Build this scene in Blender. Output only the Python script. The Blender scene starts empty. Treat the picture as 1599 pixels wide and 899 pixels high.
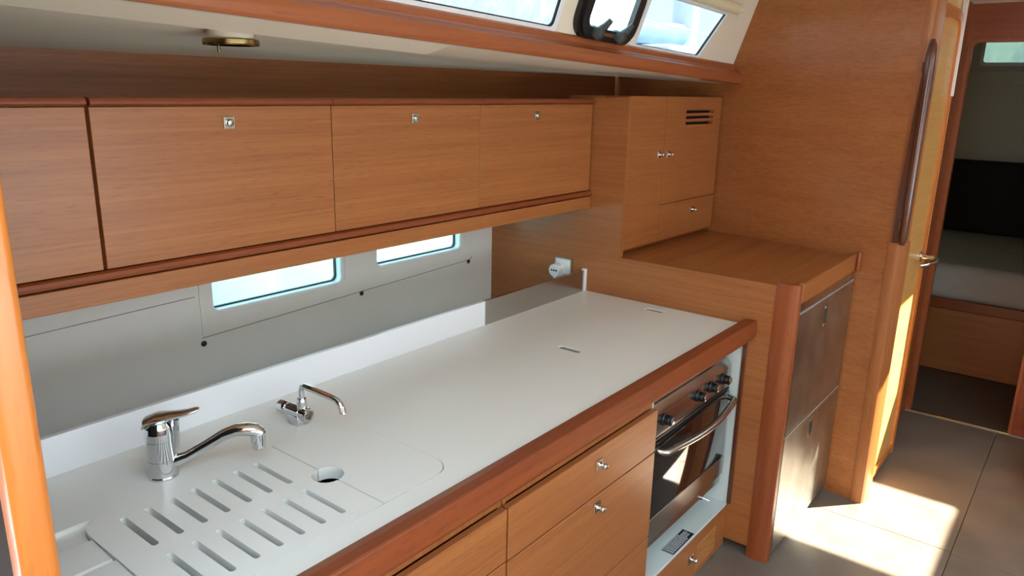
import bpy, bmesh, math, random
from mathutils import Vector, Matrix
from mathutils.geometry import tessellate_polygon
random.seed(7)
S = bpy.context.scene
COL = S.collection
# ------------------------------------------------------------------ camera
cam_d = bpy.data.cameras.new('camera'); cam = bpy.data.objects.new('camera', cam_d); COL.objects.link(cam)
Rr = ((0.62021095, -0.78414525, 0.02132166), (-0.18900129, -0.17575818, -0.96611986), (0.76132575, 0.59516829, -0.25721161))
m = Matrix(((Rr[0][0], -Rr[1][0], -Rr[2][0]), (Rr[0][1], -Rr[1][1], -Rr[2][1]), (Rr[0][2], -Rr[1][2], -Rr[2][2]))).to_4x4()
m.translation = Vector((0.0, -0.90775, 1.69478))
cam.matrix_world = m
cam_d.sensor_width = 36.0; cam_d.lens = 1173.22 / 1599 * 36.0
cam_d.clip_start = 0.02; cam_d.clip_end = 400
S.camera = cam
# ------------------------------------------------------------------ world, sun, exposure
W = bpy.data.worlds.new('sky'); S.world = W; W.use_nodes = True
nt = W.node_tree; bg = nt.nodes['Background']
tc = nt.nodes.new('ShaderNodeTexCoord'); sp = nt.nodes.new('ShaderNodeSeparateXYZ'); rp = nt.nodes.new('ShaderNodeValToRGB')
nt.links.new(tc.outputs['Generated'], sp.inputs[0]); nt.links.new(sp.outputs['Z'], rp.inputs[0])
rp.color_ramp.elements[0].color = (0.86, 0.93, 1.0, 1); rp.color_ramp.elements[0].position = 0.0
rp.color_ramp.elements[1].color = (0.55, 0.76, 1.0, 1); rp.color_ramp.elements[1].position = 0.9
nt.links.new(rp.outputs[0], bg.inputs['Color']); bg.inputs['Strength'].default_value = 7.0
sun_d = bpy.data.lights.new('sun', 'SUN'); sun = bpy.data.objects.new('sun', sun_d); COL.objects.link(sun)
sun_d.energy = 55.0; sun_d.color = (1.0, 0.9, 0.72); sun_d.angle = math.radians(0.55)
SX, SY = 0.88, 0.773
SUN = Vector((-SX, SY, -1.0)).normalized()
sun.rotation_euler = SUN.to_track_quat('-Z', 'Y').to_euler(); sun.location = (6, -4, 8)
vs = S.view_settings; vs.view_transform = 'Standard'; vs.look = 'None'; vs.gamma = 1.0; vs.use_curve_mapping = False
vs.exposure = 0.0
S.cycles.max_bounces = 14; S.cycles.diffuse_bounces = 8; S.cycles.glossy_bounces = 6; S.cycles.transparent_max_bounces = 12
S.cycles.sample_clamp_indirect = 6.0
# ------------------------------------------------------------------ materials
def new_mat(name):
    mt = bpy.data.materials.new(name); mt.use_nodes = True
    return mt, mt.node_tree, mt.node_tree.nodes['Principled BSDF']
def rgb(h):
    h = h.lstrip('#'); c = [int(h[i:i + 2], 16) / 255 for i in (0, 2, 4)]
    return tuple((v / 12.92 if v <= 0.04045 else ((v + 0.055) / 1.055) ** 2.4) for v in c) + (1.0,)
def wood(name, a, b, dark, grain='x', rough=0.36, fine=150, pores=0.38, coat=0.15):
    mt, t, p = new_mat(name); N = t.nodes; L = t.links
    tc = N.new('ShaderNodeTexCoord'); mp = N.new('ShaderNodeMapping'); mp2 = N.new('ShaderNodeMapping'); mp3 = N.new('ShaderNodeMapping')
    al = {'x': 0, 'y': 1, 'z': 2}[grain]
    def sc(mm, along, cross):
        s = [cross] * 3; s[al] = along; mm.inputs['Scale'].default_value = s
        L.new(tc.outputs['Object'], mm.inputs['Vector'])
    sc(mp, 2.2, fine); sc(mp2, 0.8, 16.0); sc(mp3, 22.0, fine * 2.2)
    n1 = N.new('ShaderNodeTexNoise'); n1.inputs['Scale'].default_value = 1.0; n1.inputs['Detail'].default_value = 4.0; L.new(mp.outputs[0], n1.inputs['Vector'])
    n2 = N.new('ShaderNodeTexNoise'); n2.inputs['Scale'].default_value = 1.0; n2.inputs['Detail'].default_value = 3.0; L.new(mp2.outputs[0], n2.inputs['Vector'])
    n3 = N.new('ShaderNodeTexNoise'); n3.inputs['Scale'].default_value = 1.0; n3.inputs['Detail'].default_value = 1.0; L.new(mp3.outputs[0], n3.inputs['Vector'])
    ad = N.new('ShaderNodeMath'); ad.operation = 'MULTIPLY_ADD'; L.new(n1.outputs[0], ad.inputs[0]); ad.inputs[1].default_value = 0.6
    mu = N.new('ShaderNodeMath'); mu.operation = 'MULTIPLY'; L.new(n2.outputs[0], mu.inputs[0]); mu.inputs[1].default_value = 0.4; L.new(mu.outputs[0], ad.inputs[2])
    r = N.new('ShaderNodeValToRGB'); r.color_ramp.elements[0].position = 0.32; r.color_ramp.elements[0].color = rgb(a)
    r.color_ramp.elements[1].position = 0.68; r.color_ramp.elements[1].color = rgb(b); L.new(ad.outputs[0], r.inputs[0])
    r3 = N.new('ShaderNodeValToRGB'); r3.color_ramp.elements[0].position = 0.60; r3.color_ramp.elements[0].color = (0, 0, 0, 1)
    r3.color_ramp.elements[1].position = 0.74; r3.color_ramp.elements[1].color = (pores,) * 3 + (1,); L.new(n3.outputs[0], r3.inputs[0])
    mx = N.new('ShaderNodeMixRGB'); L.new(r3.outputs[0], mx.inputs[0]); L.new(r.outputs[0], mx.inputs[1]); mx.inputs[2].default_value = rgb(dark)
    L.new(mx.outputs[0], p.inputs['Base Color'])
    bp = N.new('ShaderNodeBump'); bp.inputs['Strength'].default_value = 0.05; bp.inputs['Distance'].default_value = 0.002
    L.new(ad.outputs[0], bp.inputs['Height']); L.new(bp.outputs[0], p.inputs['Normal'])
    p.inputs['Roughness'].default_value = rough; p.inputs['Coat Weight'].default_value = coat; p.inputs['Coat Roughness'].default_value = 0.22
    p.inputs['IOR'].default_value = 1.45
    return mt
def plain(name, c, rough=0.5, metal=0.0, noise=0.0, nscale=20.0, rn=0.0, spec=0.5, bump=0.0, coat=0.0):
    mt, t, p = new_mat(name); N = t.nodes; L = t.links
    p.inputs['Metallic'].default_value = metal; p.inputs['Roughness'].default_value = rough; p.inputs['Base Color'].default_value = rgb(c)
    p.inputs['Specular IOR Level'].default_value = spec; p.inputs['Coat Weight'].default_value = coat
    tc = N.new('ShaderNodeTexCoord'); n = N.new('ShaderNodeTexNoise'); n.inputs['Scale'].default_value = nscale; n.inputs['Detail'].default_value = 5.0
    L.new(tc.outputs['Object'], n.inputs['Vector'])
    if noise:
        hs = N.new('ShaderNodeHueSaturation'); hs.inputs['Color'].default_value = rgb(c)
        mr = N.new('ShaderNodeMapRange'); mr.inputs['To Min'].default_value = 1 - noise; mr.inputs['To Max'].default_value = 1 + noise
        mr.inputs['From Min'].default_value = 0.2; mr.inputs['From Max'].default_value = 0.8
        L.new(n.outputs[0], mr.inputs['Value']); L.new(mr.outputs[0], hs.inputs['Value']); L.new(hs.outputs[0], p.inputs['Base Color'])
    if rn:
        mr = N.new('ShaderNodeMapRange'); mr.inputs['To Min'].default_value = max(0.02, rough - rn); mr.inputs['To Max'].default_value = rough + rn
        mr.inputs['From Min'].default_value = 0.2; mr.inputs['From Max'].default_value = 0.8
        L.new(n.outputs[0], mr.inputs['Value']); L.new(mr.outputs[0], p.inputs['Roughness'])
    if bump:
        b = N.new('ShaderNodeBump'); b.inputs['Strength'].default_value = bump; b.inputs['Distance'].default_value = 0.003
        L.new(n.outputs[0], b.inputs['Height']); L.new(b.outputs[0], p.inputs['Normal'])
    return mt
def glass(name, tint, dirt, dscale, dirt_col):
    mt, t, p = new_mat(name); N = t.nodes; L = t.links
    out = N['Material Output']; N.remove(p)
    tr = N.new('ShaderNodeBsdfTransparent'); tr.inputs[0].default_value = rgb(tint)
    gl = N.new('ShaderNodeBsdfGlossy'); gl.inputs['Roughness'].default_value = 0.03
    m1 = N.new('ShaderNodeMixShader'); m1.inputs[0].default_value = 0.05; L.new(tr.outputs[0], m1.inputs[1]); L.new(gl.outputs[0], m1.inputs[2])
    tl = N.new('ShaderNodeBsdfTranslucent'); tl.inputs[0].default_value = rgb(dirt_col)
    tc = N.new('ShaderNodeTexCoord'); mp = N.new('ShaderNodeMapping'); mp.inputs['Scale'].default_value = (dscale, dscale, dscale * 0.35)
    n = N.new('ShaderNodeTexNoise'); n.inputs['Scale'].default_value = 1.0; n.inputs['Detail'].default_value = 6.0
    L.new(tc.outputs['Object'], mp.inputs[0]); L.new(mp.outputs[0], n.inputs['Vector'])
    r = N.new('ShaderNodeValToRGB'); r.color_ramp.elements[0].position = 0.42; r.color_ramp.elements[0].color = (0, 0, 0, 1)
    r.color_ramp.elements[1].position = 0.68; r.color_ramp.elements[1].color = (dirt,) * 3 + (1,); L.new(n.outputs[0], r.inputs[0])
    m2 = N.new('ShaderNodeMixShader'); L.new(r.outputs[0], m2.inputs[0]); L.new(m1.outputs[0], m2.inputs[1]); L.new(tl.outputs[0], m2.inputs[2])
    L.new(m2.outputs[0], out.inputs['Surface'])
    return mt
VA, VB, VD = '#8d5229', '#a46838', '#6a3e20'
M = {}
M['veneer_x'] = wood('veneer grain along counter', VA, VB, VD, 'x')
M['veneer_y'] = wood('veneer grain across boat', VA, VB, VD, 'y')
M['veneer_z'] = wood('veneer upright grain', VA, VB, VD, 'z')
M['solid_x'] = wood('solid varnished wood lengthwise', '#733416', '#88441d', '#542410', 'x', 0.46, 60, 0.35, 0.12)
M['solid_y'] = wood('solid varnished wood across', '#733416', '#88441d', '#542410', 'y', 0.34, 60, 0.35, 0.12)
M['solid_z'] = wood('solid varnished wood upright', '#7d3f1f', '#934f27', '#5e2c15', 'z', 0.34, 60, 0.35, 0.12)
M['dark_solid'] = wood('dark mahogany', '#4a2413', '#5f3219', '#351a0c', 'z', 0.22, 60, 0.3, 0.7)
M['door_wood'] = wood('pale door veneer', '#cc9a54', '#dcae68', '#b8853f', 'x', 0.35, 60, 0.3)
M['ledge'] = wood('worn ledge wood', '#8a4e27', '#a66a38', '#6b3a1d', 'x', 0.42, 40, 0.3)
M['white'] = plain('white solid surface', '#dfe1da', 0.3)
M['pull'] = plain('grey finger pull', '#7b7d78', 0.5)
M['lipping'] = wood('varnished lipping with sunlight in colour', '#bb6c2c', '#d08038', '#985420', 'z', 0.3, 50, 0.3, 0.4)  # orange raised so the colour carries sunlight on the near partition edge
M['basin'] = plain('dull sink steel', '#4a4843', 0.45, 0.8)
M['latch'] = plain('grey plastic latch', '#2a2d2c', 0.5)
M['seam'] = plain('shadow seam', '#7f7d77', 0.7)
M['splash'] = plain('white splash laminate', '#dfe2e4', 0.32)
M['liner'] = plain('white moulded liner', '#dedcd4', 0.5, 0, 0.02, 9)
M['headliner'] = plain('cream headliner', '#e6dfcc', 0.55, 0, 0.02, 7)
M['gasket'] = plain('black rubber', '#16181a', 0.45)
M['black'] = plain('black plastic', '#0c0c0d', 0.4)
M['dark'] = plain('dark voids and unlit faces', '#0b0908', 0.8)
M['chrome'] = plain('polished chrome', '#d4d6d8', 0.08, 1.0, 0, 20, 0.03)
M['steel'] = plain('brushed stainless', '#b8b6b0', 0.21, 1.0, 0.05, 5, 0.03)
M['fridge_steel'] = plain('smeared stainless', '#a9a89f', 0.36, 1.0, 0.35, 8, 0.05)
M['nickel'] = plain('satin nickel', '#b9b2a4', 0.22, 1.0)
M['brass'] = plain('bronzed brass', '#a08c5c', 0.22, 1.0)
M['lens'] = plain('frosted lamp lens', '#d9d2c0', 0.4)
M['oven_glass'] = plain('black oven glass', '#0d0d0e', 0.05, 0.0, 0, 20, 0, 0.9, 0, 0.35)
M['niche'] = plain('pale enamelled lining', '#c6d2cd', 0.35)
M['plug'] = plain('white plastic', '#dcdfdf', 0.35)
M['sticker'] = plain('black sticker', '#101214', 0.4)
M['ink'] = plain('white print', '#c4ccd0', 0.5)
M['floor'] = plain('worn grey brown sole', '#6f655a', 0.44, 0, 0.26, 5, 0.12, 0.4, 0.05)
_t = M['floor'].node_tree; _N = _t.nodes; _p = _N['Principled BSDF']; _src = _p.inputs['Base Color'].links[0].from_socket
_tc = _N.new('ShaderNodeTexCoord'); _n = _N.new('ShaderNodeTexNoise'); _n.inputs['Scale'].default_value = 38; _n.inputs['Detail'].default_value = 8; _n.inputs['Roughness'].default_value = 0.7
_t.links.new(_tc.outputs['Object'], _n.inputs['Vector']); _r = _N.new('ShaderNodeValToRGB'); _r.color_ramp.elements[0].position = 0.56; _r.color_ramp.elements[0].color = (0, 0, 0, 1); _r.color_ramp.elements[1].position = 0.78; _r.color_ramp.elements[1].color = (0.8, 0.8, 0.8, 1)
_m = _N.new('ShaderNodeMixRGB'); _m.inputs[2].default_value = rgb('#5a4a3e'); _t.links.new(_n.outputs[0], _r.inputs[0]); _t.links.new(_r.outputs[0], _m.inputs[0]); _t.links.new(_src, _m.inputs[1]); _t.links.new(_m.outputs[0], _p.inputs['Base Color'])
M['cabin_floor'] = plain('dark cabin sole', '#55483e', 0.6, 0, 0.15, 6)
M['cabin_wall'] = plain('cabin vinyl', '#c9c3ad', 0.7, 0, 0.03, 6)
M['mattress'] = plain('grey cotton ticking', '#aca99d', 0.9, 0, 0.06, 9, bump=0.2)
M['cushion'] = plain('dark brown upholstery', '#201a17', 0.9, 0, 0.1, 30, bump=0.2)
M['alu'] = plain('bright alloy edging', '#d8d6d0', 0.3, 0.6)
M['blind'] = plain('cream blind cloth', '#d8cfae', 0.8, 0, 0.03, 40)
M['hull'] = plain('white gelcoat', '#e8ecef', 0.3)
M['quay'] = plain('pale concrete quay', '#c3d2de', 0.8, 0, 0.15, 0.6)
M['tarp'] = plain('pale blue sailcover', '#8fb0d0', 0.7, 0, 0.15, 3)
M['rope'] = plain('white rope', '#f0f0ec', 0.8)
M['water'] = plain('harbour water', '#3f8a86', 0.2, 0, 0.4, 1.2, 0, 0.5, 0.4)
M['glass_salt'] = glass('salt stained smoked window', '#a6acb0', 0.35, 34, '#c8ced2')
M['glass_smoke'] = glass('smoked window', '#a8aeb2', 0.06, 14, '#c8ced2')
M['glass_hull'] = glass('green tinted hull window', '#cbe0df', 0.05, 12, '#ffffff')
M['sill'] = wood('sill varnished wood', '#8d4c2a', '#a05c36', '#6d3a20', 'x', 0.35, 60, 0.3, 0.15)
M['glass_tint'] = glass('tinted cabin window', '#83918a', 0.1, 8, '#8fa090')
M['glass'] = glass('clear window', '#e6f6f6', 0.08, 12, '#ffffff')
# ------------------------------------------------------------------ mesh helpers
class MB:
    def __init__(s): s.bm = bmesh.new()
    def box(s, x0, x1, y0, y1, z0, z1, bev=0.0, seg=2):
        r = bmesh.ops.create_cube(s.bm, size=1.0); v = r['verts']
        bmesh.ops.scale(s.bm, vec=(x1 - x0, y1 - y0, z1 - z0), verts=v)
        bmesh.ops.translate(s.bm, vec=((x0 + x1) / 2, (y0 + y1) / 2, (z0 + z1) / 2), verts=v)
        if bev > 0:
            e = list({e for q in v for e in q.link_edges})
            bmesh.ops.bevel(s.bm, geom=e, offset=bev, segments=seg, affect='EDGES', profile=0.5)
        return s
    def loft(s, rings, closed=True, caps=True):
        R = [[s.bm.verts.new(p) for p in ring] for ring in rings]
        n = len(R[0])
        for a, b in zip(R[:-1], R[1:]):
            for i in range(n if closed else n - 1):
                j = (i + 1) % n
                s.bm.faces.new((a[i], a[j], b[j], b[i]))
        if caps and closed:
            s.bm.faces.new(R[0][::-1]); s.bm.faces.new(R[-1])
        return s
    def tube(s, pts, rad, n=14, caps=True, up=None):
        pts = [Vector(p) for p in pts]
        if not isinstance(rad, (list, tuple)): rad = [rad] * len(pts)
        rings = []; up = Vector(up) if up else None
        for i, p in enumerate(pts):
            t = (pts[min(i + 1, len(pts) - 1)] - pts[max(i - 1, 0)]).normalized()
            if up is None:
                up = Vector((0, 0, 1)) if abs(t.z) < 0.9 else Vector((1, 0, 0))
            u = (up - t * up.dot(t)).normalized(); w = t.cross(u); up = u
            rr = rad[i]; ra, rb = rr if isinstance(rr, tuple) else (rr, rr)
            rings.append([p + u * (math.cos(2 * math.pi * k / n) * ra) + w * (math.sin(2 * math.pi * k / n) * rb) for k in range(n)])
        return s.loft(rings, True, caps)
    def lathe(s, o, prof, axis=(0, 0, 1), n=28):
        o = Vector(o); ax = Vector(axis).normalized(); u = ax.orthogonal().normalized(); w = ax.cross(u)
        pr = []
        for (r0, h0), (r1, h1) in zip(prof[:-1], prof[1:]):
            pr.append((r0, h0)); L = math.hypot(r1 - r0, h1 - h0)
            if L > 0.003:
                f = 0.0007 / L
                pr += [(r0 + (r1 - r0) * f, h0 + (h1 - h0) * f), (r1 + (r0 - r1) * f, h1 + (h0 - h1) * f)]
        prof = pr + [prof[-1]]
        rings = [[o + ax * h + (u * math.cos(2 * math.pi * k / n) + w * math.sin(2 * math.pi * k / n)) * r for k in range(n)] for r, h in prof]
        return s.loft(rings, True, True)
    def plate(s, loops, f, w0, w1):
        """polygon with holes in (u,v), extruded between w0 and w1, placed by f(u,v,w)"""
        tris = tessellate_polygon([[Vector((u, v, 0)) for u, v in lp] for lp in loops])
        flat = [q for lp in loops for q in lp]
        A = [s.bm.verts.new(f(u, v, w0)) for u, v in flat]; B = [s.bm.verts.new(f(u, v, w1)) for u, v in flat]
        for a, b, c in tris:
            try: s.bm.faces.new((A[a], A[b], A[c])); s.bm.faces.new((B[c], B[b], B[a]))
            except ValueError: pass
        k = 0
        for lp in loops:
            n = len(lp)
            for i in range(n):
                j = (i + 1) % n; s.bm.faces.new((A[k + i], A[k + j], B[k + j], B[k + i]))
            k += n
        return s
    def sweep_x(s, prof, x0, x1, n=1, fz=None, fy=None):
        """closed (y,z) profile swept along x; fz(x), fy(x) shift it"""
        rings = []
        for i in range(n + 1):
            x = x0 + (x1 - x0) * i / n
            rings.append([Vector((x, y + (fy(x) if fy else 0), z + (fz(x) if fz else 0))) for y, z in prof])
        return s.loft(rings, True, True)
    def build(s, name, mat, parent=None, smooth=False, label=None, cat=None, group=None, kind=None, at=None):
        bmesh.ops.recalc_face_normals(s.bm, faces=s.bm.faces)
        org = Vector((0, 0, 0))
        p = parent
        while p is not None: org += p.location; p = p.parent
        if at is not None:
            at = Vector(at); bmesh.ops.translate(s.bm, vec=-at, verts=s.bm.verts)
        elif parent is not None:
            bmesh.ops.translate(s.bm, vec=-org, verts=s.bm.verts)
        me = bpy.data.meshes.new(name); s.bm.to_mesh(me); s.bm.free()
        me.materials.append(M[mat] if isinstance(mat, str) else mat)
        if smooth:
            for f in me.polygons: f.use_smooth = True
            me.set_sharp_from_angle(angle=math.radians(38))
        o = bpy.data.objects.new(name, me); COL.objects.link(o)
        if parent is not None: o.parent = parent
        if at is not None: o.location = at if parent is None else at - org
        return tag(o, label, cat, group, kind)
def tag(o, label=None, cat=None, group=None, kind=None):
    for k, v in (('label', label), ('category', cat), ('group', group), ('kind', kind)):
        if v: o[k] = v
    return o
def thing(name, loc, label, cat, group=None):
    o = bpy.data.objects.new(name, None); COL.objects.link(o); o.location = loc; o.empty_display_size = 0.05
    return tag(o, label, cat, group)
def rrect(u0, u1, v0, v1, r, n=6):
    if not isinstance(r, (list, tuple)): r = [r] * 4          # corners: (u1,v0) (u1,v1) (u0,v1) (u0,v0)
    out = []
    for (cu, cv, a0, k) in ((u1, v0, -90, 0), (u1, v1, 0, 1), (u0, v1, 90, 2), (u0, v0, 180, 3)):
        rr = r[k]
        if rr <= 0: out.append((cu, cv)); continue
        ox = cu - rr if cu == u1 else cu + rr; oy = cv - rr if cv == v1 else cv + rr
        for i in range(n + 1):
            a = math.radians(a0 + 90 * i / n); out.append((ox + rr * math.cos(a), oy + rr * math.sin(a)))
    return out
def circ(u, v, r, n=24): return [(u + r * math.cos(2 * math.pi * k / n), v + r * math.sin(2 * math.pi * k / n)) for k in range(n)]
XY = lambda u, v, w: (u, v, w)          # plates lying flat
XZ = lambda u, v, w: (u, w, v)          # plates facing -y
YZ = lambda u, v, w: (w, u, v)          # plates facing -x
def struct(mb, name, mat, parent=None, **k): return mb.build(name, mat, parent, kind=None if parent else 'structure', **k)

def latch(parent, x, y, z, style='flush', s=0.027):
    """square nickel plate with a push knob on a face that looks towards -y"""
    pl = MB().box(x - s / 2, x + s / 2, y - 0.004, y, z - s / 2, z + s / 2, 0.001).build('latch_plate', 'nickel', parent)
    if style == 'flush':
        MB().lathe((x, y - 0.0035, z), [(0.009, 0), (0.009, 0.004), (0.0065, 0.0065), (0.002, 0.0075)], (0, -1, 0), 18).build('knob', 'chrome', pl, True)
    else:
        MB().lathe((x, y - 0.0035, z), [(0.008, 0), (0.0065, 0.003), (0.0055, 0.006), (0.007, 0.010), (0.0085, 0.014), (0.0085, 0.019), (0.006, 0.023), (0.001, 0.024)], (0, -1, 0), 18).build('knob', 'chrome', pl, True)
    return pl
# ================================================================== SETTING
X1 = 2.53
def x2(y): return 3.2675 + 0.1724 * y
# floor panels with open joints on a base
fl = struct(MB().plate([[(-1.6, -2.7), (5.6, -2.7), (5.6, -0.92), (4.44, -0.92), (4.44, 1.25), (-1.6, 1.25)]], XY, -0.06, -0.012), 'floor', 'dark')
g = 0.0012
for (a, b, c, d) in ((-1.5, 1.55, -0.69, 0.30), (1.55, 3.067, -0.69, 0.30), (3.067, 4.44, -0.69, 0.30), (-1.5, 1.55, -1.6, -0.69), (1.55, 3.055, -1.6, -0.69),
                     (3.055, 4.44, -1.6, -0.69), (-1.5, 1.55, -2.65, -1.6), (1.55, 4.44, -2.65, -1.6), (4.44, 5.58, -2.65, -0.93)):
    MB().box(a + g, b - g, c + g, d - g, -0.012, 0.0, 0.0008, 1).build('floor_panel', 'floor', fl)
# ceiling of the saloon, with the open deck hatch to starboard that lets the sun in
RZ = 2.14
hx0, hx1, hy0, hy1 = 2.767 + SX * RZ, 3.457 + SX * RZ, -0.66 - SY * RZ, 0.805 * SY - 0.30 - SY * RZ
struct(MB().plate([[(-1.6, -2.7), (5.62, -2.7), (5.62, -0.93), (4.62, -0.93), (4.62, 0.42), (-1.6, 0.42)], rrect(hx0, hx1, hy0, hy1, 0.03), rrect(-1.0, 0.72, -1.6, -0.45, 0.05), rrect(0.9, 2.7, -2.5, -1.75, 0.05)], XY, RZ, RZ + 0.012), 'ceiling', 'headliner')  # two further unseen hatches added to brighten the galley and hull liner
# port hull liner under the lockers: hull windows cut through
HY = 1.19
w1 = rrect(1.185, 1.69, 1.003, 1.20, 0.022); w2 = rrect(1.855, 2.325, 1.030, 1.215, 0.022)
wp = struct(MB().plate([[(-1.6, 0.6), (3.47, 0.6), (3.47, 1.9), (-1.6, 1.9)], w1, w2], XZ, HY, HY + 0.012), 'wall_port', 'liner')
def skew(u, v, w): return (u, w, v + 0.036 * (u - 1.14))
MB().plate([rrect(1.142, 2.392, 0.932, 1.245, [0.02, 0, 0, 0.008]), [(u, v - 0.036 * (u - 1.14)) for u, v in rrect(1.178, 1.70, 0.995, 1.207, 0.03)],
            [(u, v - 0.036 * (u - 1.14)) for u, v in rrect(1.847, 2.335, 1.022, 1.222, 0.03)]], skew, HY - 0.0025, HY - 0.0003).build('moulded_panel', 'liner', wp)
MB().plate([[(1.142, 0.929), (2.380, 0.929), (2.393, 0.936), (2.3945, 1.20), (2.392, 1.20), (2.3905, 0.938), (2.379, 0.9315), (1.142, 0.9315)]], skew, HY - 0.0015, HY - 0.0003).build('seam', 'seam', wp)
MB().plate([[(0.2, 1.0395), (1.128, 1.0635), (1.128, 1.0655), (0.2, 1.0415)]], XZ, HY - 0.0015, HY - 0.0003).build('seam', 'seam', wp)
MB().plate([[(0.2, 1.042), (1.128, 1.066), (1.128, 1.245), (0.2, 1.245)]], XZ, HY - 0.002, HY - 0.0003).build('moulded_panel', 'liner', wp)
for (cx, cz) in ((1.144, 0.912), (1.775, 0.946), (2.372, 0.968)):
    MB().lathe((cx, HY - 0.0005, cz), [(0.009, 0), (0.009, 0.003), (0.006, 0.005)], (0, -1, 0), 16).build('screw_cap', 'black', wp, True)
for k, lp in ((1, (1.185, 1.69, 1.003, 1.20)), (2, (1.855, 2.325, 1.030, 1.215))):
    a, b, c, d = lp
    wf = MB().plate([rrect(a - 0.012, b + 0.012, c - 0.012, d + 0.012, 0.03), rrect(a + 0.004, b - 0.004, c + 0.004, d - 0.004, 0.02)], XZ, HY + 0.004, HY + 0.035).build('window_%d' % k, 'hull', kind='structure')
    MB().plate([rrect(a + 0.003, b - 0.003, c + 0.003, d - 0.003, 0.02), rrect(a + 0.009, b - 0.009, c + 0.009, d - 0.009, 0.018)], XZ, HY + 0.030, HY + 0.040).build('gasket', 'gasket', wf)
    MB().plate([rrect(a - 0.002, b + 0.002, c - 0.002, d + 0.002, 0.02)], XZ, HY + 0.035, HY + 0.040).build('pane', 'glass_hull', wf)
# well behind the worktop
struct(MB().box(-0.2, 2.52, 0.72, 1.19, 0.66, 0.68), 'trim_1', 'liner')
# dark strip of hull lining above the lockers, soffit under the side deck
struct(MB().box(-0.8, 3.45, 1.15, 1.17, 1.60, 1.80), 'wall_upper', 'veneer_x')
zs = lambda x: 1.846 - 0.0335 * x
rings = []
for i in range(9):
    x = -0.8 + 4.30 * i / 8
    rings.append([Vector((x, 0.452, zs(x))), Vector((x, 0.56, 0.85 * zs(x) + 0.15 * 1.762 - 0.003)), Vector((x, 1.149, 1.762)), Vector((x, 1.149, 1.90)), Vector((x, 0.50, 1.925 - 0.0345 * x))])
sof = struct(MB().loft(rings), 'trim_2', 'headliner', smooth=True)
MB().sweep_x([(0.456, 0.0005), (0.548, -0.022), (0.548, -0.008), (0.456, 0.006)], -0.7, 1.476, 6, fz=zs).build('moulded_panel', 'headliner', sof)
# varnished window sill
prof = [(0.438, 0.004), (0.436, 0.010), (0.436, 0.034), (0.440, 0.041), (0.448, 0.044), (0.466, 0.052), (0.469, 0.058), (0.473, 0.060), (0.474, 0.074), (0.479, 0.081), (0.488, 0.084), (0.50, 0.078), (0.50, 0.0), (0.442, 0.0)]
struct(MB().sweep_x(prof, -0.8, 3.345, 8, fz=zs), 'trim_3', 'sill', smooth=True)
# coachroof side with three openings: local u along the boat, v up the slope
zb = lambda x: 1.926 - 0.0345 * x
def CR(u, v, w): return (u, 0.490 - 0.36 * v + w * 0.94, zb(u) + v + w * 0.34)
ow1 = rrect(0.30, 1.957, 0.012, 0.185, 0.018)
ow2 = rrect(2.065, 2.385, 0.018, 0.195, 0.05)
ow3 = [(2.452, 0.010), (2.965, 0.012), (2.978, 0.017), (2.985, 0.028), (3.085, 0.185), (2.452, 0.185)]
struct(MB().plate([[(-1.6, -0.03), (3.37, -0.03), (3.37, 0.36), (-1.6, 0.26)], ow1, ow2, ow3], CR, 0.0, 0.014), 'wall_coachroof', 'headliner')
def inset(lp, d):
    cx = sum(p[0] for p in lp) / len(lp); cy = sum(p[1] for p in lp) / len(lp)
    hw = max(p[0] for p in lp) - cx; hh = max(p[1] for p in lp) - cy
    return [(cx + (u - cx) * (1 - d / hw), cy + (v - cy) * (1 - d / hh)) for u, v in lp]
for k, lp, gm in ((3, ow1, 'glass_salt'), (5, ow3, 'glass_smoke')):
    wf = MB().plate([inset(lp, -0.012), inset(lp, 0.004)], CR, -0.004, 0.0).build('window_%d' % k, 'hull', kind='structure')
    MB().plate([inset(lp, -0.001), inset(lp, 0.006)], CR, 0.004, 0.010).build('gasket', 'gasket', wf)
    MB().plate([inset(lp, -0.004)], CR, 0.0145, 0.020).build('pane', gm, wf)
for sx_ in (1.30, 1.98, 2.445, 2.72, 2.95):
    MB().lathe(CR(sx_, 0.003, -0.001), [(0.004, 0), (0.004, 0.0015), (0.0025, 0.0022)], (0, -0.94, -0.34), 12).build('screw', 'black', bpy.data.objects['wall_coachroof'])
# opening portlight, black frame with two latch knobs
pf = MB().plate([rrect(2.04, 2.41, 0.004, 0.205, 0.065), rrect(2.085, 2.365, 0.034, 0.185, 0.03)], CR, -0.016, 0.0).build('window_4', 'black', kind='structure')
MB().plate([rrect(2.06, 2.39, 0.014, 0.199, 0.055), rrect(2.095, 2.355, 0.042, 0.180, 0.03)], CR, -0.024, -0.016).build('sash', 'gasket', pf)
MB().plate([rrect(2.062, 2.388, 0.016, 0.197, 0.05)], CR, 0.006, 0.012).build('pane', 'glass', pf)
MB().plate([rrect(2.175, 2.265, 0.024, 0.034, 0.004)], CR, -0.032, -0.024).build('catch_bar', 'nickel', pf)
for cx in (2.15, 2.29):
    k = MB()
    k.tube([CR(cx, 0.022, -0.022), CR(cx, 0.036, -0.030), CR(cx, 0.046, -0.030)], [(0.030, 0.022), (0.030, 0.020), (0.020, 0.016)], 14)
    k.tube([CR(cx + 0.006, 0.036, -0.034), CR(cx + 0.012, 0.056, -0.046), CR(cx + 0.022, 0.076, -0.052)], [0.016, 0.012, 0.009], 10)
    k.build('latch', 'latch', pf, True)
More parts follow.
